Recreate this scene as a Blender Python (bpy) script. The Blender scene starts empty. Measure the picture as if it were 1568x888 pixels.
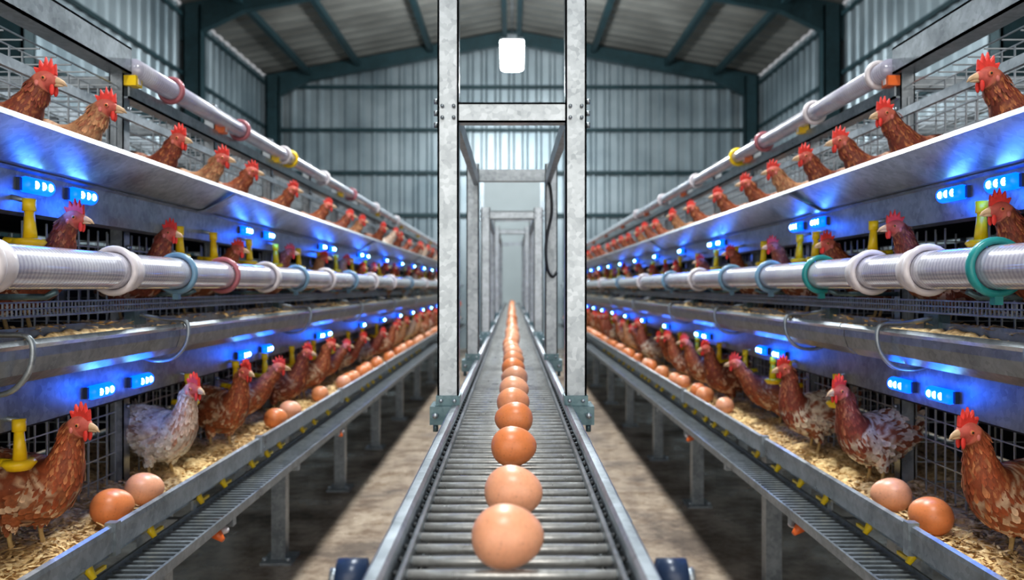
import bpy, math, random
from mathutils import Vector, Matrix
R=random.Random(7)
CH=1.08
YE=12.6
WX=4.27; YB=14.0; Y0=-1.6
EAVE=3.62; RIDGE=4.4

# ---------------------------------------------------------------- materials
def new_mat(name):
    m=bpy.data.materials.new(name); m.use_nodes=True
    nt=m.node_tree; b=nt.nodes['Principled BSDF']
    return m,nt,b
def N(nt,t,**k):
    n=nt.nodes.new(t)
    for a,v in k.items():
        if a in n.inputs: n.inputs[a].default_value=v
        else: setattr(n,a,v)
    return n
def ramp(nt,stops):
    r=nt.nodes.new('ShaderNodeValToRGB'); e=r.color_ramp.elements
    while len(e)<len(stops): e.new(0.5)
    for i,(p,c) in enumerate(stops):
        e[i].position=p; e[i].color=(*c,1)
    return r
def metal(name,c1,c2,rough=(.28,.5),met=.75,scale=14,bump=.05,spangle=True):
    m,nt,b=new_mat(name); L=nt.links
    tc=N(nt,'ShaderNodeTexCoord')
    n=N(nt,'ShaderNodeTexNoise'); n.inputs['Scale'].default_value=scale; n.inputs['Detail'].default_value=6
    L.new(tc.outputs['Object'],n.inputs['Vector'])
    v=N(nt,'ShaderNodeTexVoronoi'); v.inputs['Scale'].default_value=scale*6
    L.new(tc.outputs['Object'],v.inputs['Vector'])
    mx=N(nt,'ShaderNodeMix'); mx.data_type='FLOAT'; mx.inputs[0].default_value=.25 if spangle else 0
    L.new(n.outputs['Fac'],mx.inputs[2]); L.new(v.outputs['Color'],mx.inputs[3])
    r=ramp(nt,[(.32,c1),(.68,c2)]); L.new(mx.outputs[0],r.inputs[0]); L.new(r.outputs[0],b.inputs['Base Color'])
    mr=N(nt,'ShaderNodeMapRange'); mr.inputs[3].default_value=rough[0]; mr.inputs[4].default_value=rough[1]
    L.new(n.outputs['Fac'],mr.inputs[0]); L.new(mr.outputs[0],b.inputs['Roughness'])
    b.inputs['Metallic'].default_value=met
    bp=N(nt,'ShaderNodeBump'); bp.inputs['Strength'].default_value=bump; bp.inputs['Distance'].default_value=.01
    L.new(n.outputs['Fac'],bp.inputs['Height']); L.new(bp.outputs[0],b.inputs['Normal'])
    return m
GALV=metal('galvanized_steel',(.22,.25,.27),(.42,.46,.49))
GALVB=metal('galvanized_bright',(.25,.28,.30),(.44,.48,.51),(.22,.4),.78,16)
WIRE=metal('wire_steel',(.34,.37,.40),(.55,.6,.63),(.3,.4),.7,5,0,False)
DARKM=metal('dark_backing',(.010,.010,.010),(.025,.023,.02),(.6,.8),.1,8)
WALLM=metal('corrugated_wall_steel',(.24,.30,.33),(.46,.53,.56),(.42,.55),.8,1.0,.0,False)
CEILM=metal('roof_sheet',(.17,.165,.15),(.30,.295,.27),(.4,.6),.3,1.5,.03,False)
TEAL=metal('teal_painted_steel',(.010,.034,.04),(.02,.06,.072),(.4,.6),.2,4)
ROLL=metal('roller_steel',(.54,.54,.52),(.80,.80,.77),(.22,.38),.65,30)
TEALG=metal('bracket_grey_teal',(.08,.14,.16),(.17,.25,.27),(.3,.5),.6,20)
def plain(name,c,rough=.4,em=None,es=0,trans=0,var=.15,scale=30,metal_=0,sss=0):
    m,nt,b=new_mat(name); L=nt.links
    tc=N(nt,'ShaderNodeTexCoord'); n=N(nt,'ShaderNodeTexNoise'); n.inputs['Scale'].default_value=scale
    L.new(tc.outputs['Object'],n.inputs['Vector'])
    r=ramp(nt,[(.3,tuple(x*(1-var) for x in c)),(.7,tuple(min(1,x*(1+var)) for x in c))])
    L.new(n.outputs['Fac'],r.inputs[0]); L.new(r.outputs[0],b.inputs['Base Color'])
    b.inputs['Roughness'].default_value=rough; b.inputs['Metallic'].default_value=metal_
    b.inputs['Transmission Weight'].default_value=trans
    if em: b.inputs['Emission Color'].default_value=(*em,1); b.inputs['Emission Strength'].default_value=es
    return m
YEL=plain('yellow_plastic',(.98,.62,.01),.35)
ORA=plain('orange_plastic',(.8,.16,.03),.35)
RINGW=plain('ring_white',(.66,.61,.62),.3)
RINGT=plain('ring_teal',(.02,.25,.25),.3)
RINGB=plain('ring_blue',(.16,.29,.40),.3)
RINGR=plain('ring_red',(.38,.12,.14),.3)
BLK=plain('black_rubber',(.012,.014,.016),.5)
NAVY=plain('navy_rubber',(.015,.03,.07),.35)
LEDH=plain('led_housing_blue',(.0,.03,.5),.3,(0,.10,1),3.2)
LEDD=plain('led_diode',(.3,.7,1),.3,(.30,.85,1),30)
LAMPE=plain('lamp_diffuser',(1,1,1),.4,(.94,.99,1),40)
DOORM=plain('door_panel_paint',(.42,.48,.49),.5,var=.06,scale=2)
# clear pipe
PIPE,nt,b=new_mat('corrugated_clear_pipe')
tc=N(nt,'ShaderNodeTexCoord'); w=N(nt,'ShaderNodeTexWave'); w.bands_direction='Y'; w.inputs['Scale'].default_value=30; w.inputs['Distortion'].default_value=2.5; w.inputs['Detail Scale'].default_value=3
nt.links.new(tc.outputs['Object'],w.inputs['Vector'])
nn=N(nt,'ShaderNodeTexNoise'); nn.inputs['Scale'].default_value=7
nt.links.new(tc.outputs['Object'],nn.inputs['Vector'])
r=ramp(nt,[(.1,(.50,.49,.55)),(.8,(.66,.65,.70))]); nt.links.new(w.outputs['Fac'],r.inputs[0])
r2=ramp(nt,[(.35,(.70,.68,.78)),(.65,(1,1,1))]); nt.links.new(nn.outputs['Fac'],r2.inputs[0])
mm=N(nt,'ShaderNodeMix'); mm.data_type='RGBA'; mm.blend_type='MULTIPLY'; mm.inputs[0].default_value=1
nt.links.new(r.outputs[0],mm.inputs[6]); nt.links.new(r2.outputs[0],mm.inputs[7]); nt.links.new(mm.outputs[2],b.inputs['Base Color'])
b.inputs['Roughness'].default_value=.25; b.inputs['Transmission Weight'].default_value=.12; b.inputs['Coat Weight'].default_value=1; b.inputs['Coat Roughness'].default_value=.05
bp=N(nt,'ShaderNodeBump'); bp.inputs['Strength'].default_value=.03; bp.inputs['Distance'].default_value=.003
nt.links.new(w.outputs['Fac'],bp.inputs['Height']); nt.links.new(bp.outputs[0],b.inputs['Normal'])
# floor
FLO,nt,b=new_mat('dirty_concrete')
tc=N(nt,'ShaderNodeTexCoord'); n1=N(nt,'ShaderNodeTexNoise'); n1.inputs['Scale'].default_value=2.2; n1.inputs['Detail'].default_value=9; n1.inputs['Roughness'].default_value=.68
n2=N(nt,'ShaderNodeTexNoise'); n2.inputs['Scale'].default_value=9; n2.inputs['Detail'].default_value=8; n2.inputs['Roughness'].default_value=.7
for q in (n1,n2): nt.links.new(tc.outputs['Object'],q.inputs['Vector'])
r=ramp(nt,[(.38,(.13,.09,.06)),(.48,(.33,.25,.18)),(.60,(.52,.42,.32))]); nt.links.new(n1.outputs['Fac'],r.inputs[0])
r2=ramp(nt,[(.38,(.40,.32,.26)),(.56,(1,1,1))]); nt.links.new(n2.outputs['Fac'],r2.inputs[0])
mm=N(nt,'ShaderNodeMix'); mm.data_type='RGBA'; mm.blend_type='MULTIPLY'; mm.inputs[0].default_value=.85
nt.links.new(r.outputs[0],mm.inputs[6]); nt.links.new(r2.outputs[0],mm.inputs[7]); nt.links.new(mm.outputs[2],b.inputs['Base Color'])
mr=N(nt,'ShaderNodeMapRange'); mr.inputs[1].default_value=.35; mr.inputs[2].default_value=.65; mr.inputs[3].default_value=.6; mr.inputs[4].default_value=.18; nt.links.new(n1.outputs['Fac'],mr.inputs[0]); nt.links.new(mr.outputs[0],b.inputs['Roughness'])
bp=N(nt,'ShaderNodeBump'); bp.inputs['Strength'].default_value=.12; bp.inputs['Distance'].default_value=.01; nt.links.new(n2.outputs['Fac'],bp.inputs['Height']); nt.links.new(bp.outputs[0],b.inputs['Normal'])
# feed / bedding
FEED,nt,b=new_mat('feed_and_straw')
tc=N(nt,'ShaderNodeTexCoord'); n1=N(nt,'ShaderNodeTexNoise'); n1.inputs['Scale'].default_value=70; n1.inputs['Detail'].default_value=8
nt.links.new(tc.outputs['Object'],n1.inputs['Vector'])
r=ramp(nt,[(.3,(.30,.17,.06)),(.5,(.74,.50,.22)),(.7,(.98,.77,.42))]); nt.links.new(n1.outputs['Fac'],r.inputs[0]); nt.links.new(r.outputs[0],b.inputs['Base Color'])
b.inputs['Roughness'].default_value=.9
bp=N(nt,'ShaderNodeBump'); bp.inputs['Strength'].default_value=.8; bp.inputs['Distance'].default_value=.01; nt.links.new(n1.outputs['Fac'],bp.inputs['Height']); nt.links.new(bp.outputs[0],b.inputs['Normal'])
# eggs
def egg_mat(name,c):
    m,nt,b=new_mat(name)
    tc=N(nt,'ShaderNodeTexCoord'); n1=N(nt,'ShaderNodeTexNoise'); n1.inputs['Scale'].default_value=260; n1.inputs['Detail'].default_value=3
    n0=N(nt,'ShaderNodeTexNoise'); n0.inputs['Scale'].default_value=30
    nt.links.new(tc.outputs['Object'],n1.inputs['Vector']); nt.links.new(tc.outputs['Object'],n0.inputs['Vector'])
    r=ramp(nt,[(.25,tuple(x*.55 for x in c)),(.34,c),(.7,tuple(min(1,x*1.1) for x in c))]); nt.links.new(n1.outputs['Fac'],r.inputs[0])
    r2=ramp(nt,[(.3,(.9,.86,.83)),(.7,(1,1,1))]); nt.links.new(n0.outputs['Fac'],r2.inputs[0])
    mm=N(nt,'ShaderNodeMix'); mm.data_type='RGBA'; mm.blend_type='MULTIPLY'; mm.inputs[0].default_value=1
    nt.links.new(r.outputs[0],mm.inputs[6]); nt.links.new(r2.outputs[0],mm.inputs[7]); nt.links.new(mm.outputs[2],b.inputs['Base Color'])
    b.inputs['Roughness'].default_value=.38; b.inputs['Subsurface Weight'].default_value=.12; b.inputs['Subsurface Scale'].default_value=.01
    b.inputs['Subsurface Radius'].default_value=(1,.4,.2)
    return m
EGGM=[egg_mat('eggshell_pink_brown',(.74,.36,.21)),egg_mat('eggshell_orange_brown',(.66,.22,.075)),egg_mat('eggshell_tan',(.70,.29,.14))]
# hen
HEN,nt,b=new_mat('hen_plumage_and_skin')
at=N(nt,'ShaderNodeAttribute'); at.attribute_name='Col'
tc=N(nt,'ShaderNodeTexCoord'); n1=N(nt,'ShaderNodeTexNoise'); n1.inputs['Scale'].default_value=28; n1.inputs['Detail'].default_value=6
nt.links.new(tc.outputs['Object'],n1.inputs['Vector'])
r=ramp(nt,[(.3,(.62,.58,.55)),(.65,(1.0,1.0,1.0))]); nt.links.new(n1.outputs['Fac'],r.inputs[0])
mm=N(nt,'ShaderNodeMix'); mm.data_type='RGBA'; mm.blend_type='MULTIPLY'; mm.inputs[0].default_value=.8
nt.links.new(at.outputs['Color'],mm.inputs[6]); nt.links.new(r.outputs[0],mm.inputs[7]); nt.links.new(mm.outputs[2],b.inputs['Base Color'])
b.inputs['Roughness'].default_value=.65
EYEM=plain('hen_eye',(.01,.008,.006),.1)

# ---------------------------------------------------------------- mesh builder
class MB:
    def __init__(s): s.v=[];s.f=[];s.m=[];s.c=[];s.mats=[];s.sm=[]
    def mi(s,mat):
        if mat not in s.mats: s.mats.append(mat)
        return s.mats.index(mat)
    def add(s,vs,fs,mat,col=None,smooth=False):
        o=len(s.v); s.v+= [tuple(p) for p in vs]; k=s.mi(mat)
        for f in fs: s.f.append([i+o for i in f]); s.m.append(k); s.sm.append(smooth)
        if col is None: s.c+=[(1,1,1)]*len(vs)
        elif callable(col) or isinstance(col,list): s.c+=list(col)
        else: s.c+=[col]*len(vs)
    def box(s,x0,x1,y0,y1,z0,z1,mat):
        vs=[(x,y,z) for x in(x0,x1) for y in(y0,y1) for z in(z0,z1)]
        s.add(vs,[(0,1,3,2),(4,6,7,5),(0,4,5,1),(2,3,7,6),(0,2,6,4),(1,5,7,3)],mat)
    def cbox(s,c,d,mat): 
        s.box(c[0]-d[0]/2,c[0]+d[0]/2,c[1]-d[1]/2,c[1]+d[1]/2,c[2]-d[2]/2,c[2]+d[2]/2,mat)
    def tube(s,pts,rad,mat,n=8,caps=True,col=None,flat=None,smooth=True):
        pts=[Vector(p) for p in pts]; k=len(pts)
        if not hasattr(rad,'__len__'): rad=[rad]*k
        vs=[];cols=[]; ref=None
        for i,p in enumerate(pts):
            t=(pts[min(i+1,k-1)]-pts[max(i-1,0)]).normalized()
            if ref is None:
                ref=Vector((0,0,1)) if abs(t.z)<.9 else Vector((1,0,0))
            a=t.cross(ref).normalized(); bb=a.cross(t).normalized(); ref=bb
            for j in range(n):
                th=2*math.pi*(j+.5)/n
                vs.append(p+a*math.cos(th)*rad[i]*(flat or 1)+bb*math.sin(th)*rad[i])
                if isinstance(col,list): cols.append(col[i])
        fs=[]
        for i in range(k-1):
            for j in range(n):
                fs.append((i*n+j,i*n+(j+1)%n,(i+1)*n+(j+1)%n,(i+1)*n+j))
        if caps: fs.append(tuple(range(n))[::-1]); fs.append(tuple((k-1)*n+j for j in range(n)))
        s.add(vs,fs,mat,cols if isinstance(col,list) else col,smooth)
    def prof(s,p,y0,y1,mat,side=1,closed=False,smooth=False,segs=1):
        k=len(p); vs=[]
        for q in range(segs+1):
            y=y0+(y1-y0)*q/segs
            vs+=[(side*a,y,b_) for a,b_ in p]
        fs=[]
        for q in range(segs):
            for i in range(k if closed else k-1):
                j=(i+1)%k; fs.append((q*k+i,q*k+j,(q+1)*k+j,(q+1)*k+i))
        if closed: fs+= [tuple(range(k)),tuple(segs*k+i for i in range(k))[::-1]]
        s.add(vs,fs,mat,None,smooth)
    def sheet(s,p,th,y0,y1,mat,side=1):
        P=[Vector((a,b_)) for a,b_ in p]; off=[]
        for i,q in enumerate(P):
            t=(P[min(i+1,len(P)-1)]-P[max(i-1,0)]).normalized(); off.append(q+Vector((-t.y,t.x))*th)
        s.prof([tuple(q) for q in P]+[tuple(q) for q in reversed(off)],y0,y1,mat,side,True,False)
    def sph(s,c,r,mat,nu=12,nv=8,col=None):
        if not hasattr(r,'__len__'): r=(r,r,r)
        vs=[];fs=[]
        for i in range(nv+1):
            ph=math.pi*i/nv
            for j in range(nu):
                th=2*math.pi*j/nu
                vs.append((c[0]+r[0]*math.sin(ph)*math.cos(th),c[1]+r[1]*math.sin(ph)*math.sin(th),c[2]+r[2]*math.cos(ph)))
        for i in range(nv):
            for j in range(nu): fs.append((i*nu+j,i*nu+(j+1)%nu,(i+1)*nu+(j+1)%nu,(i+1)*nu+j))
        s.add(vs,fs,mat,col,True)
    def ring(s,c,R0,r0,mat,w=None,n=28,m=8,axis='y'):
        w=w or r0; vs=[];fs=[]
        for i in range(n):
            a=2*math.pi*i/n
            for j in range(m):
                b_=2*math.pi*j/m; rr=R0+r0*math.cos(b_); vs.append((c[0]+rr*math.cos(a),c[1]+w*math.sin(b_),c[2]+rr*math.sin(a)))
        for i in range(n):
            for j in range(m): fs.append((i*m+j,((i+1)%n)*m+j,((i+1)%n)*m+(j+1)%m,i*m+(j+1)%m))
        s.add(vs,fs,mat,None,True)
    def mesh(s,name,color=False):
        me=bpy.data.meshes.new(name); me.from_pydata(s.v,[],s.f)
        for mt in s.mats: me.materials.append(mt)
        me.polygons.foreach_set('material_index',s.m); me.polygons.foreach_set('use_smooth',s.sm)
        if color:
            a=me.color_attributes.new('Col','FLOAT_COLOR','POINT')
            fl=[]
            for c in s.c: fl+=[c[0],c[1],c[2],1]
            a.data.foreach_set('color',fl)
        me.update(); return me
    def obj(s,name,parent=None,loc=(0,0,CH),color=False,recalc=True):
        me=s.mesh(name,color)
        if recalc:
            import bmesh
            bm=bmesh.new(); bm.from_mesh(me); bmesh.ops.recalc_face_normals(bm,faces=bm.faces); bm.to_mesh(me); bm.free()
        o=bpy.data.objects.new(name,me); bpy.context.collection.objects.link(o)
        if parent: o.parent=parent
        o.location=loc
        return o
def empty(name,loc=(0,0,0)):
    e=bpy.data.objects.new(name,None); e.empty_display_size=.1; bpy.context.collection.objects.link(e); e.location=loc; return e

# ---------------------------------------------------------------- room shell
mb=MB(); mb.box(-WX-.2,WX+.2,Y0,YB+.2,-.1,0,FLO); mb.obj('floor',loc=(0,0,0))
def corr(n,pitch=.24,d=.035):
    out=[]
    for i in range(n):
        x=i*pitch; out+=[(x,0),(x+pitch*.5,0),(x+pitch*.65,d),(x+pitch*.85,d),]
    out.append((n*pitch,0)); return out
def topz(x): return CH+RIDGE-(RIDGE-EAVE)*abs(x)/WX
mb=MB(); P=corr(int(2*WX/.24)+1,.24,.04); vs=[];fs=[]
for a,d in P:
    x=-WX+a; x=min(x,WX); vs+=[(x,YB-d,0),(x,YB-d,topz(x)+.03)]
for i in range(len(P)-1): fs.append((2*i,2*i+2,2*i+3,2*i+1))
mb.add(vs,fs,WALLM); mb.box(-WX-.1,WX+.1,YB+.01,YB+.1,0,CH+EAVE,WALLM); mb.obj('wall_back',loc=(0,0,0))
for s,nm in((-1,'wall_left'),(1,'wall_right')):
    mb=MB(); P=corr(int((YB-Y0)/.24)+1,.24,.018); vs=[];fs=[]
    for a,d in P:
        y=min(Y0+a,YB); vs+=[(s*(WX-d),y,0),(s*(WX-d),y,CH+EAVE)]
    for i in range(len(P)-1): fs.append((2*i,2*i+2,2*i+3,2*i+1))
    mb.add(vs,fs,WALLM); mb.box(min(s*(WX+.01),s*(WX+.1)),max(s*(WX+.01),s*(WX+.1)),Y0,YB,0,CH+EAVE,WALLM); mb.obj(nm,loc=(0,0,0))
mb=MB()
P=corr(int((YB-Y0)/.3)+1,.3,.02)
for s in(-1,1):
    vs=[];fs=[]
    for a,d in P:
        y=min(Y0+a,YB); vs+=[(0,y,CH+RIDGE-d+.06),(s*WX,y,CH+EAVE-d+.06)]
    for i in range(len(P)-1): fs.append((2*i,2*i+2,2*i+3,2*i+1))
    mb.add(vs,fs,CEILM)
mb.obj('ceiling',loc=(0,0,0))
# steel frame
fr=empty('portal_steel_frame')
mb=MB()
for y in(2.9,6.6,10.3,13.75):
    for s in(-1,1):
        x0=s*(WX-.05);x1=s*(WX-.27)
        xa,xb=min(x0,x1),max(x0,x1)
        mb.box(xa,xb,y-.09,y-.07,0,CH+EAVE,TEAL); mb.box(xa,xb,y+.07,y+.09,0,CH+EAVE,TEAL); mb.box((xa+xb)/2-.02,(xa+xb)/2+.02,y-.07,y+.07,0,CH+EAVE,TEAL)
        mb.box(xa,xa+.02,y-.09,y+.09,0,CH+EAVE,TEAL);mb.box(xb-.02,xb,y-.09,y+.09,0,CH+EAVE,TEAL)
        zb=.2
        p=[(0,CH+RIDGE+.02),(s*WX,CH+EAVE+.02),(s*WX,CH+EAVE-.45),(s*(WX-.8),CH+EAVE-.06),(0,CH+RIDGE-zb)]
        vs=[(a,y-.06,c) for a,c in p]+[(a,y+.06,c) for a,c in p]
        mb.add(vs,[(0,1,2,3,4),(9,8,7,6,5),(0,5,6,1),(1,6,7,2),(2,7,8,3),(3,8,9,4),(4,9,5,0)],TEAL)
mb.obj('columns_and_rafters',fr,(0,0,0))
mb=MB()
for x in(-3.5,-2.65,-1.4,-.12,.12,1.4,2.65,3.5):
    z=topz(x)-.05; mb.box(x-.04,x+.04,Y0,YB-.05,z-.07,z+.02,TEAL)
for z in(1.26,2.0,2.75,3.5):
    for a,b_ in(((-WX+.03,-.6),(.6,WX-.03)) if z<1.9 else ((-WX+.03,WX-.03),)):
        mb.box(a,b_,YB-.075,YB-.045,CH+z-.035,CH+z+.035,TEAL)
    for s in(-1,1):
        x0,x1=sorted((s*(WX-.05),s*(WX-.025))); mb.box(x0,x1,Y0,YB-.05,CH+z-.025,CH+z+.025,TEAL)
mb.obj('purlins_and_girts',fr,(0,0,0))
mb=MB(); mb.box(-.5,.5,YB-.09,YB-.045,0.0,CH+1.85,DOORM); mb.box(-.54,-.5,YB-.11,YB-.045,0,CH+1.9,GALV); mb.box(.5,.54,YB-.11,YB-.045,0,CH+1.9,GALV); mb.box(-.54,.54,YB-.11,YB-.045,CH+1.85,CH+1.9,GALV)
mb.cbox((.4,YB-.11,1.0),(.04,.05,.14),BLK)
mb.obj('door_1',loc=(0,0,0))
def lamp(y,zh,w,power,pt=0):
    e=empty('ceiling_lamp')
    mb=MB(); z=CH+zh
    k=w/2; vs=[]
    for zz,kk in((z-w*.6,k*.7),(z-w*.52,k*.95),(z+w*.5,k)):
        for a in range(24):
            t=2*math.pi*a/24; c,sn=math.cos(t),math.sin(t)
            vs.append((math.copysign(abs(c)**.35,c)*kk,y+math.copysign(abs(sn)**.35,sn)*kk,zz))
    fs=[(q*24+j,q*24+(j+1)%24,(q+1)*24+(j+1)%24,(q+1)*24+j) for q in range(2) for j in range(24)]+[tuple(range(24)),tuple(48+j for j in range(24))]
    mb.add(vs,fs,LAMPE)
    mb.obj('diffuser',e,(0,0,0))
    mb=MB(); mb.box(-w*.5,w*.5,y-w*.5,y+w*.5,z+w*.5,z+w*.6,GALV)
    mb.box(-w*.2,w*.2,y-w*.2,y+w*.2,z+w*.6,z+w*.85,GALV)
    mb.tube([(0,y,z+w*.85),(0,y,CH+RIDGE)],.015,GALV)
    mb.obj('housing_and_rod',e,(0,0,0))
    l=bpy.data.lights.new('lamp_light','AREA'); l.shape='DISK'; l.size=.45; l.energy=power; l.color=(.92,.97,1); l.specular_factor=.6
    o=bpy.data.objects.new('lamp_light',l); bpy.context.collection.objects.link(o); o.parent=e; o.location=(0,y,z-w*.6-.02)
    if pt:
        l=bpy.data.lights.new('lamp_glow','POINT'); l.energy=pt; l.color=(.90,.96,1); l.shadow_soft_size=.15; l.specular_factor=.15
        o=bpy.data.objects.new('lamp_glow',l); bpy.context.collection.objects.link(o); o.parent=e; o.location=(0,y,z-w*.6-.2)
lamp(10.3,3.0,.30,40,330)
lamp(6.8,3.3,.27,100,70); lamp(3.2,3.3,.27,150,35); lamp(-.2,3.3,.27,70,15)

# ---------------------------------------------------------------- conveyor
cv=empty('roller_egg_conveyor')
HB=-.27; CE=13.4; C0=.42
mb=MB(); y=C0; RS=.038
while y<CE:
    mb.tube([(-.1,y,HB-.0053),(.1,y,HB-.0053)],.0053,ROLL,12)
    y+=RS
mb.obj('rollers',cv)
mb=MB(); y=C0
while y<4:
    for s in(-1,1):
        mb.tube([(s*.098,y,HB-.006),(s*.114,y,HB-.006)],.003,WIRE,6); mb.sph((s*.1085,y+.015,HB+.004),.0035,BLK,6,4)
    y+=RS
mb.obj('axle_pins',cv)
mb=MB()
for s in(-1,1):
    mb.prof([(.101,HB-.03),(.101,HB+.006),(.1035,HB+.008),(.106,HB+.006),(.106,HB-.03)],C0,CE,GALV,s,True)
    mb.prof([(.112,HB-.06),(.112,HB+.018),(.115,HB+.023),(.125,HB+.023),(.129,HB+.018),(.129,HB-.06)],C0,CE,GALV,s,True)
    mb.prof([(.129,HB-.06),(.14,HB-.06),(.14,HB-.052),(.129,HB-.052)],C0,CE,GALV,s,True)
mb.obj('side_rails',cv)
mb=MB(); mb.box(-.11,.11,C0,CE,HB-.075,HB-.07,DARKM)
for s in(-1,1): mb.box(s*.1115-.0005,s*.1115+.0005,C0,CE,HB-.07,HB-.02,DARKM)
mb.obj('under_tray',cv)
mb=MB()
for y in(1.0,3.0,5,7,9,11,13):
    for s in(-1,1):
        mb.box(s*.12-.018,s*.12+.018,y-.018,y+.018,-CH,HB-.06,GALV); mb.box(s*.12-.045,s*.12+.045,y-.045,y+.045,-CH,-CH+.008,GALV)
    mb.box(-.12,.12,y-.012,y+.012,-.75,-.72,GALV)
mb.obj('support_legs',cv)
mb=MB()
for y in(.9,1.35,2.3,3.2,4.2):
    for s in(-1,1):
        mb.box(min(s*.129,s*.133),max(s*.129,s*.133),y-.02,y+.02,HB-.045,HB+.012,GALVB); mb.tube([(s*.132,y,HB-.015),(s*.140,y,HB-.015)],.006,WIRE,6)
mb.obj('rail_joint_plates',cv)
mb=MB()
for s in(-1,1):
    mb.tube([(s*.138,.755,HB-.005),(s*.165,.755,HB-.005)],[.018,.018],NAVY,20); mb.tube([(s*.165,.755,HB-.005),(s*.172,.755,HB-.005)],.009,GALV,12); mb.tube([(s*.12,.755,HB-.005),(s*.14,.755,HB-.005)],.006,GALV,8)
mb.obj('end_wheels',cv)

def uchan(mb,x,y,z0,z1,w,mat,s):
    t=.004; d=w*.8
    mb.box(x-w/2,x+w/2,y-d/2,y-d/2+t,z0,z1,mat)
    mb.box(x-w/2,x-w/2+t,y-d/2,y+d/2,z0,z1,mat); mb.box(x+w/2-t,x+w/2,y-d/2,y+d/2,z0,z1,mat)
def gantry(y1,y2,h1,h2,tall):
    e=empty('conveyor_gantry_frame')
    w=.045; X=.135
    mb=MB()
    for s in(-1,1):
        uchan(mb,s*X,y1,HB+.023,tall,w,GALVB,s)
        uchan(mb,s*X,y2,HB+.023,h2+.04,w*.95,GALV,s)
    mb.obj('posts',e)
    mb=MB()
    mb.box(-X+.02,X-.02,y1-.015,y1-.011,h1-.021,h1+.021,GALVB); mb.box(-X+.02,X-.02,y1-.015,y1+.02,h1+.017,h1+.021,GALVB); mb.box(-X+.02,X-.02,y1-.015,y1+.02,h1-.021,h1-.017,GALVB)
    mb.box(-X+.02,X-.02,y2-.015,y2+.02,h2-.02,h2+.02,GALV)
    for s in(-1,1):
        mb.box(s*(X-.012)-.008,s*(X-.012)+.008,y1,y2,h1-.02,h1+.02,GALV)
    mb.obj('cross_bars',e)
    mb=MB()
    for s in(-1,1):
        for dz in(-.025,.0,.025):
            mb.tube([(s*(X+.0225),y1-.005,h1+dz),(s*(X+.031),y1-.005,h1+dz)],.006,GALV,6)
        for dx in(-.012,.012):
            mb.tube([(s*X+dx,y1-.019,h1-.012),(s*X+dx,y1-.025,h1-.012)],.004,GALV,6)
            mb.tube([(s*X+dx,y1-.019,h1+.012),(s*X+dx,y1-.025,h1+.012)],.004,GALV,6)
        for yy in(y1,y2):
            mb.box(s*X-.025,s*X+.025,yy-.026,yy+.026,HB+.022,HB+.042,TEALG)
            mb.box(s*(X+.010)-.026,s*(X+.010)+.026,yy-.045,yy+.036,HB-.016,HB+.022,TEALG)
            for dx in(-.014,.014):
                mb.tube([(s*(X+.01)+dx,yy-.045,HB+.004),(s*(X+.01)+dx,yy-.056,HB+.004)],.006,WIRE,6)
                mb.tube([(s*X+dx,yy-.026,HB+.032),(s*X+dx,yy-.034,HB+.032)],.004,WIRE,6)
                mb.tube([(s*(X+.012)+dx,yy-.02,HB-.016),(s*(X+.012)+dx,yy-.02,HB-.034)],.0055,TEALG,6)
    mb.obj('bolts_and_clamps',e)
    return e
g=gantry(1.7,2.75,.37,.385,.95)
mb=MB(); pts=[(.118,2.68,.36),(.128,2.66,.33),(.132,2.65,.25),(.118,2.64,.18),(.112,2.64,.12),(.118,2.65,.06),(.135,2.66,.035),(.15,2.68,.05)]
def smooth_path(pts,n=6):
    out=[];P=[Vector(p) for p in pts]
    for i in range(len(P)-1):
        a=P[max(i-1,0)];b_=P[i];c=P[i+1];d=P[min(i+2,len(P)-1)]
        for k in range(n):
            t=k/n; out.append(.5*((2*b_)+(c-a)*t+(2*a-5*b_+4*c-d)*t*t+(3*b_-a-3*c+d)*t**3))
    out.append(P[-1]); return out
mb.tube(smooth_path(pts),.005,BLK,8); mb.obj('hanging_cable',g)
gantry(4.1,5.3,.37,.46,.41); gantry(7.2,9.2,.5,.5,.55)

# ---------------------------------------------------------------- eggs
def egg_mesh(mat):
    mb=MB(); n=28; k=20; vs=[];fs=[]
    for i in range(k+1):
        ph=math.pi*i/k; x=-math.cos(ph); r=math.sin(ph)*(1-.11*x)*.87
        for j in range(n):
            a=2*math.pi*j/n; vs.append((x*.035,r*.035*math.cos(a),r*.035*math.sin(a)))
    for i in range(k):
        for j in range(n): fs.append((i*n+j,i*n+(j+1)%n,(i+1)*n+(j+1)%n,(i+1)*n+j))
    mb.add(vs,fs,mat,None,True); return mb
eggs=[egg_mesh(m) for m in EGGM]; emesh=[e.mesh('egg') for e in eggs]
def place_egg(x,y,z,k,sc=1,rz=0,ry=0):
    o=bpy.data.objects.new('egg',emesh[k]); bpy.context.collection.objects.link(o)
    o.location=(x,y,z+CH+.0308*sc); o.scale=(sc,)*3; o.rotation_euler=(0,ry,rz); return o
near=[(-.004,.765,0,1.0,.1),(.002,.935,0,.99,-.3),(.003,1.20,1,.99,.2),(.003,1.45,1,1,3.0),(.003,1.66,2,1,.4),(.005,1.87,0,1,-.2),(.006,2.10,0,1.02,2.8),(.004,2.36,1,1,.3),(.005,2.62,2,1,0),(.004,2.87,0,1,.2)]
for x,y,k,sc,rz in near: place_egg(x,y,HB,k,sc,rz)
def row_eggs(name,plist,parent=None):
    mb=MB()
    for x,y,z,k,sc,rz in plist:
        c,s_=math.cos(rz),math.sin(rz)
        vs=[(x+sc*(a*c-b_*s_),y+sc*(a*s_+b_*c),z+.0308*sc+sc*d) for a,b_,d in eggs[k].v]
        mb.add(vs,eggs[k].f,EGGM[k],None,True)
    return mb.obj(name,parent,recalc=False)
pl=[];y=3.1
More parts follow.
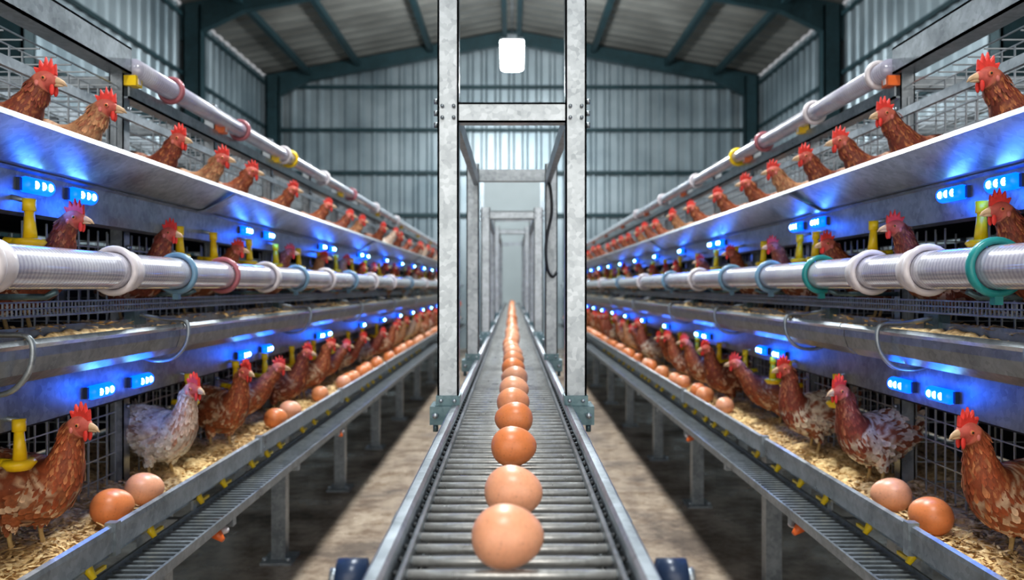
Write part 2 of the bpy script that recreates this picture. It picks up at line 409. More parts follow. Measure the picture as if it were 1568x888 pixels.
while y<CE-.1:
    pl.append((R.uniform(-.008,.01),y,HB+.001,R.choice([0,1,2]),R.uniform(.95,1.05),R.uniform(-.5,.5))); y+=R.uniform(.2,.26)
row_eggs('row_of_eggs',pl)

# ---------------------------------------------------------------- hens
SP=[(-.48,.565,.03,.035),(-.42,.545,.10,.095),(-.31,.50,.165,.155),(-.17,.455,.215,.20),(-.02,.435,.235,.215),(.12,.45,.23,.205),(.22,.50,.19,.17),(.285,.575,.15,.135),(.32,.655,.118,.11),(.345,.735,.092,.088),(.365,.80,.078,.074),(.395,.855,.08,.070),(.435,.885,.074,.062),(.475,.888,.056,.047),(.508,.880,.032,.028),(.522,.876,.012,.012)]
def cr(a,b_,c,d,t): return .5*((2*b_)+(c-a)*t+(2*a-5*b_+4*c-d)*t*t+(3*b_-a-3*c+d)*t**3)
def hen_build(name,var,pose,seed):
    g=random.Random(seed); mb=MB()
    sp=[list(p) for p in SP]
    if pose=='reach':
        for i in range(6,16):
            k=min(1,(i-5)/5); sp[i][0]+=.13*k; sp[i][1]-=.07*k
    if pose=='low':
        for i in range(5,16):
            k=min(1,(i-4)/6); sp[i][0]+=.09*k; sp[i][1]-=.13*k
    if pose=='tall':
        for i in range(7,16):
            k=min(1,(i-6)/4); sp[i][0]-=.05*k; sp[i][1]+=.05*k
    hx=sp[12][0]-.435; hz=sp[12][1]-.885
    def base(u,v,part):
        r=g.random()
        if var=='rust':
            if part=='neck': c=(.36,.075,.02) if r<.8 else (.60,.22,.08)
            elif part=='wing': c=(.33,.08,.025) if r<.75 else (.74,.47,.29)
            else: c=(.42,.125,.042) if r<.66 else (.80,.54,.35)
        elif var=='dark':
            if part=='neck': c=(.26,.045,.016) if r<.75 else (.50,.16,.05)
            else: c=(.29,.068,.022) if r<.75 else (.66,.40,.25)
        elif var=='white':
            if part=='neck': c=(.80,.60,.46) if r<.72 else (.55,.28,.17)
            elif part=='wing': c=(.92,.80,.66) if r<.75 else (.62,.4,.28)
            else: c=(.96,.84,.70) if r<.9 else (.66,.46,.33)
        elif var=='mottled':
            if part=='neck': c=(.28,.05,.022) if r<.75 else (.45,.15,.07)
            elif part=='wing': c=(.36,.11,.05) if r<.5 else (.84,.70,.57)
            else: c=(.92,.76,.60) if (r<.76) else (.38,.13,.06)
        else:
            if part=='neck': c=(.64,.31,.14) if r<.75 else (.44,.14,.06)
            else: c=(.74,.47,.28) if r<.7 else (.52,.22,.1)
        j=g.uniform(.85,1.15); return tuple(min(1,x*j) for x in c)
    rings=[];M=4
    for i in range(len(sp)-1):
        for k in range(M):
            t=k/M; q=[cr(sp[max(i-1,0)][a],sp[i][a],sp[i+1][a],sp[min(i+2,len(sp)-1)][a],t) for a in range(4)]
            rings.append(q)
    rings.append(sp[-1]); K=len(rings); n=22
    def frame(i):
        a=rings[max(i-1,0)];b_=rings[min(i+1,K-1)]; t=Vector((b_[0]-a[0],0,b_[1]-a[1])).normalized()
        up=Vector((-t.z,0,t.x)); return t,up
    def surf(i,th):
        q=rings[i]; t,up=frame(i)
        e=Vector((0,1,0))*math.cos(th)*max(q[3],.004)+up*math.sin(th)*max(q[2],.004)
        return Vector((q[0],0,q[1]))+e, (Vector((0,1,0))*math.cos(th)/max(q[3],.004)+up*math.sin(th)/max(q[2],.004)).normalized(), t
    vs=[];cols=[]
    for i in range(K):
        f=i/M
        for j in range(n):
            p,nn,t=surf(i,2*math.pi*j/n); vs.append(p)
            if f>12.1: c=(.55,.10,.07)
            elif f>11.4: c=(.50,.12,.07) if var!='white' else (.6,.25,.18)
            else:
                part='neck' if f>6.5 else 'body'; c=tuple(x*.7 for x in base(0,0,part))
            cols.append(c)
    fs=[(i*n+j,i*n+(j+1)%n,(i+1)*n+(j+1)%n,(i+1)*n+j) for i in range(K-1) for j in range(n)]
    fs.append(tuple(range(n))); fs.append(tuple((K-1)*n+j for j in range(n)))
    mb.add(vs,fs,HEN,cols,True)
    def feather(p,nn,d,Lf,W,lift,c):
        side=nn.cross(d).normalized()
        a=p+nn*.002; mid=p+d*Lf*.6+nn*(lift*.6+.004)
        l=mid+side*W*.5-nn*.004; r_=mid-side*W*.5-nn*.004; tip=p+d*Lf+nn*lift
        l2=p+d*Lf*.88+side*W*.32+nn*lift*.8; r2=p+d*Lf*.88-side*W*.32+nn*lift*.8
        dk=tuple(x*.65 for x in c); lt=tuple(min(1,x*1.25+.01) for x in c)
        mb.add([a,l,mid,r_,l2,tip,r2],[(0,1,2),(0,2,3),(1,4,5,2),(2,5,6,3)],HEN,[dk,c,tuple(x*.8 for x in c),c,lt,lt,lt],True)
    for f0,f1,cnt,Lf,W,part in((.4,3,330,.10,.05,'body'),(3,6.2,520,.085,.048,'body'),(5.8,8.5,420,.085,.032,'neck'),(8.2,11.3,420,.06,.02,'neck')):
        for _ in range(cnt):
            f=g.uniform(f0,f1); i=min(K-2,int(f*M)); th=g.uniform(0,2*math.pi)
            p,nn,t=surf(i,th); d=(-t-nn*(-t).dot(nn)).normalized()
            d=(d+Vector((0,0,-.25))-nn*Vector((0,0,-.25)).dot(nn)+Vector((g.uniform(-.15,.15),g.uniform(-.15,.15),0))).normalized()
            feather(p,nn,d,Lf*g.uniform(.8,1.2),W*g.uniform(.8,1.2),g.uniform(.004,.018),base(0,0,part))
    for s in(-1,1):
        W0=Vector((.17,s*.175,.50)); W1=Vector((-.34,s*.15,.47))
        wp=[];wc=[]
        for a in range(13):
            t=a/12
            for b2 in range(9):
                v=b2/8*2-1
                hgt=(.125*math.sin(math.pi*min(1,(t*.93+.07))**.75)+.012)
                x=W0.x+(W1.x-W0.x)*t; z=W0.z+(W1.z-W0.z)*t-.015*math.sin(math.pi*t)+v*hgt
                bul=(1-v*v)*.045*math.sin(math.pi*(t*.9+.08))
                y=s*(.178+.03*math.sin(math.pi*t)-.05*max(0,t-.6)-.04*v*v+bul)
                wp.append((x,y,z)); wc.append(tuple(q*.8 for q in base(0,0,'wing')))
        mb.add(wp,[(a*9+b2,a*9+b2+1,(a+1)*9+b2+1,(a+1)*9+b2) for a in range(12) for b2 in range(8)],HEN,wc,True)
        for rowi in range(9):
            t=rowi/9
            for b2 in range(9):
                v=b2/8*2-1; idx=int(t*12)*9+b2; p=Vector(wp[idx]); nn=Vector((0,s,.25*v)).normalized()
                Lf=.08+.08*t; d=Vector((-1,-s*.12,-.10-.1*v)).normalized()
                feather(p,nn,d,Lf*g.uniform(.9,1.1),.05,g.uniform(.008,.02),base(0,0,'wing'))
        for a in range(6):
            p=Vector((-.14-.02*a,s*.20,.42+.022*a)); feather(p,Vector((0,s,0)),Vector((-1,-s*.22,.0+.04*a)).normalized(),.24,.05,.01,tuple(x*.8 for x in base(0,0,'wing')))
    for a in range(14):
        s=1 if a%2 else -1; k=a//2
        p=Vector((-.38,s*.02*(k%4),.50+.015*k)); d=Vector((-1,s*(.05+.035*k),.35+.13*k)).normalized()
        feather(p,Vector((0,s,.2)).normalized(),d,.24-.008*k,.075,.01,tuple(x*.85 for x in base(0,0,'wing')))
    LEG=(.62,.42,.16)
    for s in(-1,1):
        ty=s*.10; dx=.03*s
        th=[(.03+dx,ty*.9,.36),(.02+dx,ty,.27),(-.01+dx,ty,.20),(-.03+dx,ty,.165)]
        bc=base(0,0,'body')
        mb.tube(th,[.10,.085,.045,.024],HEN,12,col=bc)
        for _ in range(70):
            k=g.random(); x=.03+dx-.05*k; z=.34-.15*k; rr=.098-.055*k; a=g.uniform(0,6.283); nn=Vector((math.cos(a),math.sin(a),0))
            feather(Vector((x,ty,z))+nn*rr,nn,Vector((-.2,0,-1)).normalized(),.06,.035,-.004,base(0,0,'body'))
        mb.tube([(-.03+dx,ty,.175),(-.02+dx,ty,.10),(0+dx,ty,.025),(.0+dx,ty,.012)],[.021,.0155,.017,.02],HEN,8,col=LEG)
        for ang,Lt in((-.5,.12),(0,.15),(.5,.12),(math.pi,.06)):
            c,sn=math.cos(ang),math.sin(ang); o=Vector((dx,ty,.016))
            mb.tube([o,o+Vector((c*Lt*.5,sn*Lt*.5,.004)),o+Vector((c*Lt*.85,sn*Lt*.85,-.006)),o+Vector((c*Lt*1.05,sn*Lt*1.05,-.014))],[.015,.012,.0095,.003],HEN,7,col=LEG)
    H=lambda x,y,z:(x+hx,y,z+hz)
    BK=(.62,.42,.25)
    mb.tube([H(.485,0,.886),H(.525,0,.884),H(.56,0,.872),H(.588,0,.848)],[.033,.025,.015,.003],HEN,10,col=[(.55,.3,.2),BK,BK,BK],flat=.8)
    mb.tube([H(.49,0,.868),H(.53,0,.860),H(.565,0,.850)],[.022,.014,.003],HEN,8,col=BK,flat=.8)
    RED=(.75,.045,.03)
    out=[(.375,.935),(.355,.985),(.392,.975),(.395,1.03),(.425,.99),(.437,1.05),(.457,.995),(.475,1.04),(.487,.98),(.508,1.0),(.512,.93),(.50,.905)]
    cz=.93;cxx=.44
    vs=[];cc=len(out)
    for sy,sc in((-.007,1),(-.016,.8),(.016,.8),(.007,1)):
        for (x,z) in out: vs.append(H(cxx+(x-cxx)*(.75+.25*sc),sy,cz+(z-cz)*sc))
    fs=[]
    for q in range(3):
        for j in range(cc): fs.append((q*cc+j,q*cc+(j+1)%cc,(q+1)*cc+(j+1)%cc,(q+1)*cc+j))
    for j in range(cc): fs.append((3*cc+j,3*cc+(j+1)%cc,(j+1)%cc,j))
    o=len(vs); vs+= [H(cxx,-.017,.94),H(cxx,.017,.94)]
    for j in range(cc): fs.append((cc+j,cc+(j+1)%cc,o)); fs.append((2*cc+j,2*cc+(j+1)%cc,o+1))
    mb.add(vs,fs,HEN,RED,False)
    for s in(-1,1):
        mb.sph(H(.492,s*.02,.825),(.018,.011,.04),HEN,10,8,col=RED)
        mb.sph(H(.415,s*.064,.862),(.016,.010,.022),HEN,8,6,col=(.68,.2,.16))
        mb.sph(H(.455,s*.052,.893),(.022,.012,.020),HEN,10,6,col=(.68,.16,.10))
        mb.sph(H(.458,s*.0585,.896),(.0125,.008,.0125),HEN,10,8,col=(.75,.28,.04))
        mb.sph(H(.460,s*.064,.896),(.0085,.0045,.0085),EYEM,8,6)
    return mb.mesh(name,True), hx
HENS={}
for i,(v,p) in enumerate([(v,p) for v in('rust','dark','white','mottled','tan') for p in('stand','reach','tall','low')]):
    HENS[(v,p)]=hen_build('hen_%s_%s'%(v,p),v,p,100+i)
SC=.265
hen_sites={}
def hen(side,headX,y,feetH,v,p,rz=0,sc=1.0):
    me,hx=HENS[(v,p)]; k=SC*sc
    o=bpy.data.objects.new('hen',me); bpy.context.collection.objects.link(o)
    c=math.cos(rz); fx=headX+(.44+hx)*k*c; dy=(.44+hx)*k*math.sin(rz)
    o.scale=(k,)*3
    if side<0: o.location=(-fx,y-dy,CH+feetH); o.rotation_euler=(0,0,rz)
    else: o.location=(fx,y-dy,CH+feetH); o.rotation_euler=(0,0,math.pi-rz)
    hen_sites.setdefault((side,round(feetH,1)),[]).append(y-dy)
F3,F2,F1=.172,-.088,-.497
vs_=['rust','dark','rust','tan','mottled','rust','white']
def tier(side,near_list,feet,hX,y,step,poses,sc):
    for it in near_list: hen(side,hX,it[0],feet,it[1],it[2],it[3],sc)
    while y<YE-.2:
        hen(side,hX+R.uniform(-.02,.03),y,feet,R.choice(vs_),R.choice(poses),R.uniform(-.75,.5),sc*R.uniform(.93,1.05)); y+=step*R.uniform(.7,1.4)
PL=['low','low','reach'];PS=['stand','reach','stand','tall']
tier(-1,[(1.48,'dark','low',-.1),(1.70,'tan','low',.1),(2.07,'dark','low',-.25),(2.38,'tan','low',.0),(2.65,'rust','low',.2),(3.15,'rust','low',0),(3.75,'rust','low',.1)],F3,.865,4.2,.44,PL,1.05)
tier(1,[(1.45,'dark','low',-.15),(1.85,'dark','reach',-.2),(2.10,'dark','low',.1),(2.35,'dark','low',-.1),(2.64,'tan','low',.1),(2.95,'rust','low',.0),(3.35,'rust','low',0),(3.85,'rust','low',.1)],F3,.865,4.3,.44,PL,1.05)
tier(-1,[(1.55,'dark','stand',.0),(1.98,'dark','stand',-.2),(2.47,'rust','reach',.1),(3.05,'rust','stand',.2),(3.6,'tan','stand',0)],F2,.85,4.1,.45,PS,.94)
tier(1,[(1.39,'dark','stand',-.1),(1.77,'dark','stand',.1),(2.15,'dark','reach',-.1),(2.6,'rust','stand',0),(3.1,'rust','stand',.2),(3.6,'rust','reach',0)],F2,.85,4.1,.45,PS,.94)
tier(-1,[(1.47,'rust','stand',-.25),(1.99,'white','stand',-.5),(2.38,'rust','stand',-.6),(2.72,'rust','reach',.2),(3.1,'dark','stand',-.3),(3.5,'rust','stand',.2)],F1,.795,3.9,.45,PS,1.03)
tier(1,[(1.40,'rust','stand',-.3),(1.95,'mottled','stand',-.42),(2.35,'mottled','tall',-.3),(2.86,'rust','reach',.1),(3.3,'dark','stand',-.4),(3.7,'rust','stand',0)],F1,.80,4.1,.45,PS,1.03)

# ---------------------------------------------------------------- battery cage rows
PX=.99; BX=1.5
POSTS=[.79+.61*i for i in range(20)]
LED3={-1:[1.52,1.68,2.71,2.96,3.8,4.0,4.75,4.95,5.7,6.5,7.3,8.1,8.9,9.7,10.5,11.4],1:[1.47,1.64,2.35,2.53,3.45,3.6,4.25,5.0,5.8,6.6,7.4,8.2,9,9.8,10.6,11.4]}
LED1={-1:[1.73,1.92,2.65,2.9,3.7,3.85,4.75,5.5,6.3,7.1,7.9,8.7,9.5,10.3,11.2],1:[1.66,1.83,2.66,2.84,3.65,3.8,4.6,5.4,6.2,7,7.8,8.6,9.4,10.3,11.2]}
for S in(-1,1):
    row=empty('battery_cage_row')
    def box(mb,x0,x1,y0,y1,z0,z1,mat):
        a,b_=sorted((S*x0,S*x1)); mb.box(a,b_,y0,y1,z0,z1,mat)
    YS=.35
    mb=MB()
    for y in POSTS:
        for X in (PX,BX):
            box(mb,X-.018,X+.018,y-.018,y-.015,-.56,.60,GALVB); box(mb,X-.018,X-.015,y-.018,y+.015,-.56,.60,GALVB); box(mb,X+.015,X+.018,y-.018,y+.015,-.56,.60,GALVB)
        box(mb,PX,BX,y-.01,y+.01,.50,.53,GALV)
        for z in(.33,.1,-.3,.45): 
            mb.tube([(S*(PX-.018),y,z),(S*(PX-.026),y,z)],.006,GALVB,6)
    mb.obj('posts',row)
    mb=MB()
    box(mb,PX-.035,PX-.03,YS,2.0,.535,.60,GALVB); box(mb,PX-.035,PX+.02,YS,2.0,.595,.60,GALVB); box(mb,PX-.035,PX+.02,YS,2.0,.535,.54,GALVB)
    box(mb,PX-.03,PX-.025,2.0,YE,.475,.51,GALVB); box(mb,PX-.03,PX+.01,2.0,YE,.475,.48,GALVB)
    box(mb,BX-.02,BX+.02,YS,YE,.56,.60,GALV)
    box(mb,PX-.03,PX-.02,YS,YE,.42,.44,GALV)
    mb.obj('top_rails',row)
    mb=MB(); px=.95
    mb.tube([(S*px,2.0+i*.5,.548) for i in range(22)],.026,PIPE,16)
    for y,m in [(2.22,RINGR),(2.78,RINGR),(3.3,RINGW),(3.4,YEL),(4.0,RINGW),(4.7,RINGR),(5.5,RINGW),(6.5,RINGW)] if S<0 else [(2.06,RINGW),(2.5,RINGW),(3.0,RINGR),(3.35,YEL),(4.1,RINGW),(5,RINGW),(6,RINGW)]:
        mb.ring((S*px,y,.548),.032,.007,m,.009)
    mb.obj('top_water_line',row)
    mb=MB()
    for a,b_ in((YS,2.32),(2.325,4.7),(4.705,7.1),(7.105,9.6),(9.605,YE)):
        mb.sheet([(.795,.270),(.800,.280),(.806,.276),(.89,.224),(.93,.222),(.943,.245)],.003,a,b_,GALV,S)
    for y in(2.32,4.7,7.1): mb.sheet([(.797,.268),(.888,.2205),(.93,.219)],-.003,y-.03,y+.03,GALV,S)
    mb.obj('feed_trough_upper',row)
    mb=MB()
    mb.sheet([(.905,.218),(.915,.215),(.918,.140),(.935,.135)],.003,YS,YE,GALV,S)
    mb.sheet([(.90,-.166),(.905,-.172),(.905,-.258),(.925,-.262)],.003,YS,YE,GALV,S)
    mb.obj('led_mounting_bands',row)
    mb=MB()
    for lst,X,Hc in((LED3[S],.915,.192),(LED1[S],.902,-.224)):
        for y in lst:
            mb.tube([(S*(X-.008),y-.042,Hc),(S*(X-.008),y-.036,Hc),(S*(X-.008),y+.036,Hc),(S*(X-.008),y+.042,Hc)],[.009,.0155,.0155,.009],LEDH,14)
            for dy in(-.023,0,.023):
                mb.sph((S*(X-.021),y+dy,Hc),(.004,.0085,.0075),LEDD,10,8)
            box(mb,X-.006,X+.002,y-.050,y-.042,Hc-.012,Hc+.012,NAVY); box(mb,X-.006,X+.002,y+.042,y+.050,Hc-.012,Hc+.012,NAVY)
    mb.obj('blue_led_lights',row)
    for lst,X,Hc in((LED3[S],.915,.192),(LED1[S],.902,-.224)):
        for y in lst:
            if y>7: continue
            l=bpy.data.lights.new('led_glow','POINT'); l.energy=.24; l.color=(.0,.13,1); l.shadow_soft_size=.025
            o=bpy.data.objects.new('led_glow',l); bpy.context.collection.objects.link(o); o.parent=row; o.location=(S*(X-.05),y,CH+Hc-(.03 if Hc>0 else -.0))
    mb=MB()
    def wbox(x0,x1,y0,y1,z0,z1): box(mb,x0,x1,y0,y1,z0,z1,WIRE)
    t=.0015
    for feet,z0,z1 in((F3,.17,.475),(F2,-.085,.135),(F1,-.49,-.26)):
        sites=hen_sites.get((S,round(feet,1)),[])
        free=lambda y:all(abs(y-q)>.055 for q in sites)
        y=YS
        while y<YE:
            if free(y): wbox(PX-t,PX+t,y-t,y+t,z0,z1)
            y+=.042 if y<6 else .08
        wins=sorted(sites); cur=YS; segs=[]
        for q in wins:
            if q-.06>cur: segs.append((cur,q-.06))
            cur=max(cur,q+.06)
        segs.append((cur,YE))
        z=z0+.03
        while z<z1:
            hgt=z-feet
            if hgt>.22: wbox(PX-.003,PX-.0005,YS,YE,z-t,z+t)
            else:
                for a,b_ in segs: wbox(PX-.003,PX-.0005,a,b_,z-t,z+t)
            z+=.05
        for y in POSTS:
            if y>8: continue
            x=PX+.03
            while x<BX: wbox(x-t,x+t,y-t,y+t,z0,z1); x+=.05
            z=z0
            while z<z1: wbox(PX,BX,y-t,y+t,z-t,z+t); z+=.05
    y=YS
    while y<YE: wbox(PX,BX,y-t,y+t,.50-t,.50+t); y+=.06
    x=PX
    while x<BX+.01: wbox(x-t,x+t,YS,YE,.503,.503+2*t); x+=.06
    z=.17
    while z<.5: wbox(BX-t,BX+t,YS,YE,z-t,z+t); z+=.05
    y=YS
    while y<YE: wbox(BX-t,BX+t,y-t,y+t,.14,.5); y+=.06
    mb.obj('cage_wire_mesh',row)
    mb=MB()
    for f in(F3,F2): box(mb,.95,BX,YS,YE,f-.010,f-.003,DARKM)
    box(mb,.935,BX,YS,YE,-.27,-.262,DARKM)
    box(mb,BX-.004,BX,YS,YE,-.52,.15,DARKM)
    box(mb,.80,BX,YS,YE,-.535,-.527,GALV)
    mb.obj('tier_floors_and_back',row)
    mb=MB()
    for z in(-.028,-.040,-.054): box(mb,.895,.900,YS,YE,z-.0015,z+.0015,GALVB)
    for x in(.90,.915,.93,.945,.96): box(mb,x-.001,x+.001,YS,YE,-.056,-.054,WIRE)
    y=YS
    while y<7:
        box(mb,.896,.899,y-.001,y+.001,-.055,-.027,WIRE); box(mb,.896,.97,y-.001,y+.001,-.057,-.055,WIRE)
        y+=.013
    mb.obj('mesh_shelf',row)
    mb=MB()
    prof=[(.803,-.100),(.797,-.094),(.80,-.089),(.806,-.094),(.806,-.118),(.815,-.145),(.838,-.163),(.87,-.167),(.90,-.15),(.914,-.12),(.916,-.076)]
    for a,b_ in((YS,1.93),(1.935,3.12),(3.125,5.2),(5.205,8),(8.005,YE)): mb.sheet(prof,.0025,a,b_,GALVB,S)
    mb.obj('feed_trough_middle',row)
    mb=MB()
    cl=[1.31,1.94,3.12,4.2,5.4,6.6] if S<0 else [1.22,1.72,2.3,3.1,4.0,5.2,6.4]
    for y in cl:
        path=smooth_path([(S*a,y+d,b_) for a,b_,d in((.925,-.062,0),(.89,-.070,0),(.84,-.078,0),(.80,-.080,0),(.788,-.10,0),(.795,-.14,0),(.825,-.172,0),(.87,-.178,0),(.9,-.17,0))],4)
        mb.tube(path,.005,GALV,8)
        box(mb,.905,.93,y-.03,y+.03,-.09,-.05,TEALG)
    mb.obj('trough_clips',row)
    def feedstrip(mb,x0,x1,z0,z1,dx,dy,amp,yend,seed):
        g=random.Random(seed); nx=max(2,int((x1-x0)/dx)); y=YS; vs=[];fs=[]
        while y<yend:
            for i in range(nx+1):
                f=i/nx; zz=z0+(z1-z0)*f+amp*(g.random()-.3)+amp*1.2*math.sin(y*9+i*.7)*math.sin(y*3.7+2*f)
                vs.append((S*(x0+(x1-x0)*f),y,zz))
            y+=dy if y<5 else dy*4
        n=nx+1; m=len(vs)//n
        fs=[(a*n+i,a*n+i+1,(a+1)*n+i+1,(a+1)*n+i) for a in range(m-1) for i in range(nx)]
        mb.add(vs,fs,FEED,None,True)
    mb=MB(); feedstrip(mb,.81,.91,-.120,-.100,.012,.015,.008,YE,3)
    g=random.Random(5)
    def chips(mb,x0,x1,zf,n,yend,sz):
        for _ in range(n):
            y=.6+(yend-.6)*g.random()**1.4; x=g.uniform(x0,x1); z=zf(x)+g.uniform(.0,.009); a=g.uniform(0,6.28); L=sz*g.uniform(.5,1.8); w=sz*g.uniform(.2,.5)
            d=Vector((math.cos(a),math.sin(a),g.uniform(-.4,.4)))*L; e_=Vector((-math.sin(a),math.cos(a),g.uniform(-.5,.5)))*w; p=Vector((S*x,y,z))
            mb.add([p-d-e_,p+d-e_*.6,p+d*.9+e_,p-d*.8+e_],[(0,1,2,3)],FEED)
    chips(mb,.815,.905,lambda x:-.110,900,5,.006)
    chips(mb,.90,.99,lambda x:-.086,1200,5,.010)
    chips(mb,.90,.96,lambda x:-.054,500,5,.007)
    mb.obj('feed_in_trough',row)
    mb=MB()
    for a,b_ in((YS,2.45),(2.455,4.9),(4.905,7.6),(7.605,10),(10.005,YE)):
        mb.sheet([(.815,-.505),(.79,-.512),(.786,-.505),(.786,-.468),(.780,-.460),(.772,-.463),(.770,-.472),(.772,-.512),(.785,-.519),(.81,-.519)],.0025,a,b_,GALVB,S)
    for y in(1.55,2.45,3.6,4.9):
        box(mb,.766,.788,y-.010,y+.010,-.520,-.456,GALV)
    mb.obj('egg_tray_rail',row)
    mb=MB(); feedstrip(mb,.787,1.3,-.502,-.490,.018,.018,.013,YE,9)
    for _ in range(110):
        y=.8+5*g.random(); x=g.uniform(.88,.99); mb.sph((S*x,y,-.500),(g.uniform(.02,.05),g.uniform(.03,.07),g.uniform(.010,.028)),FEED,10,6)
    chips(mb,.79,1.05,lambda x:-.495+(x-.79)*.03,8500,5,.0085)
    mb.obj('feed_bedding',row)
    mb=MB()
    box(mb,.700,.706,YS,YE,-.582,-.560,GALVB); box(mb,.80,.806,YS,YE,-.582,-.560,GALV)
    box(mb,.706,.80,YS,YE,-.584,-.581,DARKM)
    y=YS
    while y<8: box(mb,.706,.80,y-.005,y+.005,-.573,-.567,GALVB); y+=.026
    for y in POSTS: box(mb,.70,PX,y-.012,y+.012,-.60,-.582,GALV); box(mb,.80,.806,y-.01,y+.01,-.56,-.52,GALV)
    mb.obj('slatted_rack',row)
    mb=MB(); y=1.2; q=0
    while y<7:
        mb.tube([(S*.80,y,-.520),(S*.798,y,-.535),(S*.788,y,-.550)],[.006,.009,.006],YEL,8)
        mb.box(min(S*.790,S*.797),max(S*.790,S*.797),y,y+.05,-.547,-.540,YEL)
        y+=R.uniform(.12,.4); q+=1
    for y in([1.95,3.3] if S<0 else [2.0,3.2]):
        mb.tube([(S*.735,y,-.583),(S*.72,y-.01,-.600),(S*.70,y-.02,-.612)],[.010,.014,.006],ORA,10); mb.sph((S*.715,y+.02,-.600),(.016,.014,.010),RINGW,10,6)
    mb.obj('yellow_tray_clips',row)
    mb=MB()
    for y in([.95,2.05,3.14,4.25,5.35,6.5,7.7,9,10.3,11.6] if S<0 else [.9,1.85,2.8,3.94,5,6.2,7.4,8.7,10,11.4]):
        for X in(.92,1.45):
            box(mb,X-.028,X+.028,y-.004,y,-CH+.008,-.535,GALV); box(mb,X-.028,X-.024,y,y+.045,-CH+.008,-.535,GALV); box(mb,X+.024,X+.028,y,y+.045,-CH+.008,-.535,GALV)
            box(mb,X-.06,X+.06,y-.05,y+.09,-CH,-CH+.01,GALV)
            for dx in(-.045,.045): mb.tube([(S*(X+dx),y-.03,-CH+.01),(S*(X+dx),y-.03,-CH+.025)],.01,WIRE,6)
        box(mb,.92,1.45,y,y+.03,-.62,-.58,GALV)
    mb.obj('support_legs',row)
    mb=MB()
    D2=[1.46,2.12,2.36,2.68,2.98,3.3,3.65,4.0,4.4,4.8,5.3,5.8] if S<0 else [1.50,1.95,2.32,2.45,2.8,3.15,3.45,3.8,4.2,4.6,5,5.5]
    D1=[1.43,2.18,2.55,2.85,3.2,3.55,3.9,4.3,4.7,5.2] if S<0 else [1.22,2.17,2.55,2.70,3.02,3.4,3.8,4.2,4.7,5.3]
    for lst,zt,X in((D2,.158,.885),(D1,-.240,.885)):
        for y in lst+[6.1+.5*i for i in range(12)]:
            q=1.3
            mb.tube([(S*X,y,zt+.004),(S*X,y,zt-.014*q)],.0115,YEL,10)
            mb.tube([(S*X,y,zt-.012*q),(S*(X-.002),y,zt-.055*q)],[.008,.0125],YEL,10)
            mb.tube([(S*X,y,zt-.053*q),(S*X,y,zt-.058*q),(S*X,y,zt-.067*q)],[.025,.029,.020],YEL,14)
            mb.tube([(S*X,y,zt-.060*q),(S*(X+.045),y,zt-.056*q)],.008,YEL,8)
            mb.tube([(S*X,y,zt),(S*(X+.035),y,zt+.008)],.005,WIRE,6)
    mb.obj('nipple_drinkers',row)
    mb=MB()
    for i,y in enumerate(POSTS[2:]):
        m=(YEL,ORA)[i%2] if S<0 else (ORA,YEL)[i%2]
        if i%2 and i>1: continue
        box(mb,PX-.05,PX-.02,y-.02,y+.015,.505,.53,m); box(mb,PX-.052,PX-.045,y-.008,y+.005,.51,.525,RINGW)
    mb.obj('post_clips',row)
    wp=empty('water_pipe')
    mb=MB(); X=.80;Hp=.033
    mb.tube([(S*X,YS+i*.35,Hp) for i in range(36)],.037,PIPE,28); mb.obj('tube',wp)
    rings=[(1.18,RINGW),(1.60,RINGW),(1.90,RINGB),(2.20,RINGR),(2.58,RINGW),(2.95,RINGB),(3.4,RINGW),(3.9,RINGB),(4.5,RINGW),(5.2,RINGW),(6.1,RINGB),(7.2,RINGW),(8.4,RINGW),(9.6,RINGB)] if S<0 else [(1.315,RINGT),(1.53,RINGW),(1.77,RINGW),(2.06,RINGT),(2.46,RINGB),(2.9,RINGB),(3.4,RINGW),(4.0,RINGB),(4.8,RINGW),(5.8,RINGB),(7,RINGW),(8.4,RINGW)]
    mb=MB()
    for y,m in rings:
        mb.ring((S*X,y,Hp),.044,.007,m,.009)
        if m is RINGW: mb.ring((S*X,y+.03,Hp),.040,.005,m,.018)
        if m in(RINGT,RINGB): mb.cbox((S*(X-.0),y,Hp-.055),(.014,.014,.014),m)
    mb.obj('couplings',wp)
    mb=MB()
    for y in POSTS: 
        mb.tube([(S*PX,y,Hp-.05),(S*(X+.02),y,Hp-.05),(S*X,y,Hp-.04)],.006,TEALG,8)
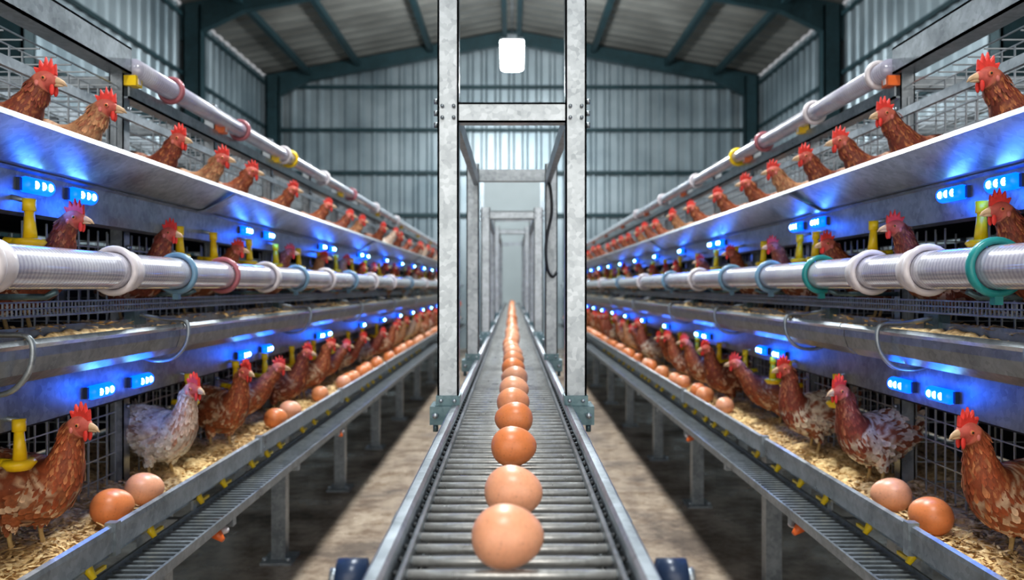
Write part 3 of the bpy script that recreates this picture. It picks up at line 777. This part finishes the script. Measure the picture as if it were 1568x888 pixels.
    mb.obj('pipe_hangers',wp)
def tray(side,x,off_y,k,sc,rz): place_egg(side*x,off_y,-.497,k,sc,rz)
tray(-1,.835,1.665,1,1.25,.9); tray(-1,.838,1.815,0,1.22,.5)
tray(-1,.830,2.80,1,1.2,.9); tray(-1,.830,2.98,0,1.2,.3)
tray(1,.84,1.60,1,1.25,2.0); tray(1,.84,1.765,0,1.22,2.6)
tray(1,.83,3.10,0,1.15,.9); tray(1,.83,3.42,2,1.15,.3); tray(1,.832,3.56,1,1.15,1.3)
tray(-1,.83,3.45,2,1.15,1.2)
for S in(-1,1):
    pl=[];y=3.9
    while y<YE-.3:
        pl.append((S*R.uniform(.82,.84),y,-.500,R.choice([0,1,2]),1.15,R.uniform(0,3)))
        y+=R.choice([.1,.12,.25,.35,.12])
    row_eggs('row_of_tray_eggs',pl)

# ---------------------------------------------------------------- lights
w=bpy.data.worlds.new('World'); bpy.context.scene.world=w; w.use_nodes=True
bg=w.node_tree.nodes['Background']; bg.inputs[0].default_value=(.94,.96,1,1); bg.inputs[1].default_value=.42
def area(name,loc,rot,sx,sy,e,col):
    l=bpy.data.lights.new(name,'AREA'); l.shape='RECTANGLE'; l.size=sx; l.size_y=sy; l.energy=e; l.color=col
    o=bpy.data.objects.new(name,l); bpy.context.collection.objects.link(o); o.location=loc; o.rotation_euler=rot; return o
area('added_fill_behind_camera',(0,-1.5,1.7),(math.radians(90),0,0),5,2.6,85,(1,.94,.86))  # added frontal fill behind the camera, brightens the lower hens; no real opening
cam=bpy.data.cameras.new('camera'); co=bpy.data.objects.new('camera',cam); bpy.context.collection.objects.link(co)
co.location=(0,0,CH); co.rotation_euler=(math.radians(90),0,0)
cam.lens=28; cam.sensor_width=36; cam.clip_start=.02; cam.shift_y=-.0026
cam.dof.use_dof=True; cam.dof.focus_distance=1.35; cam.dof.aperture_fstop=4.0
bpy.context.scene.camera=co
sc=bpy.context.scene
sc.view_settings.view_transform='Standard'; sc.view_settings.exposure=.05; sc.view_settings.gamma=.93
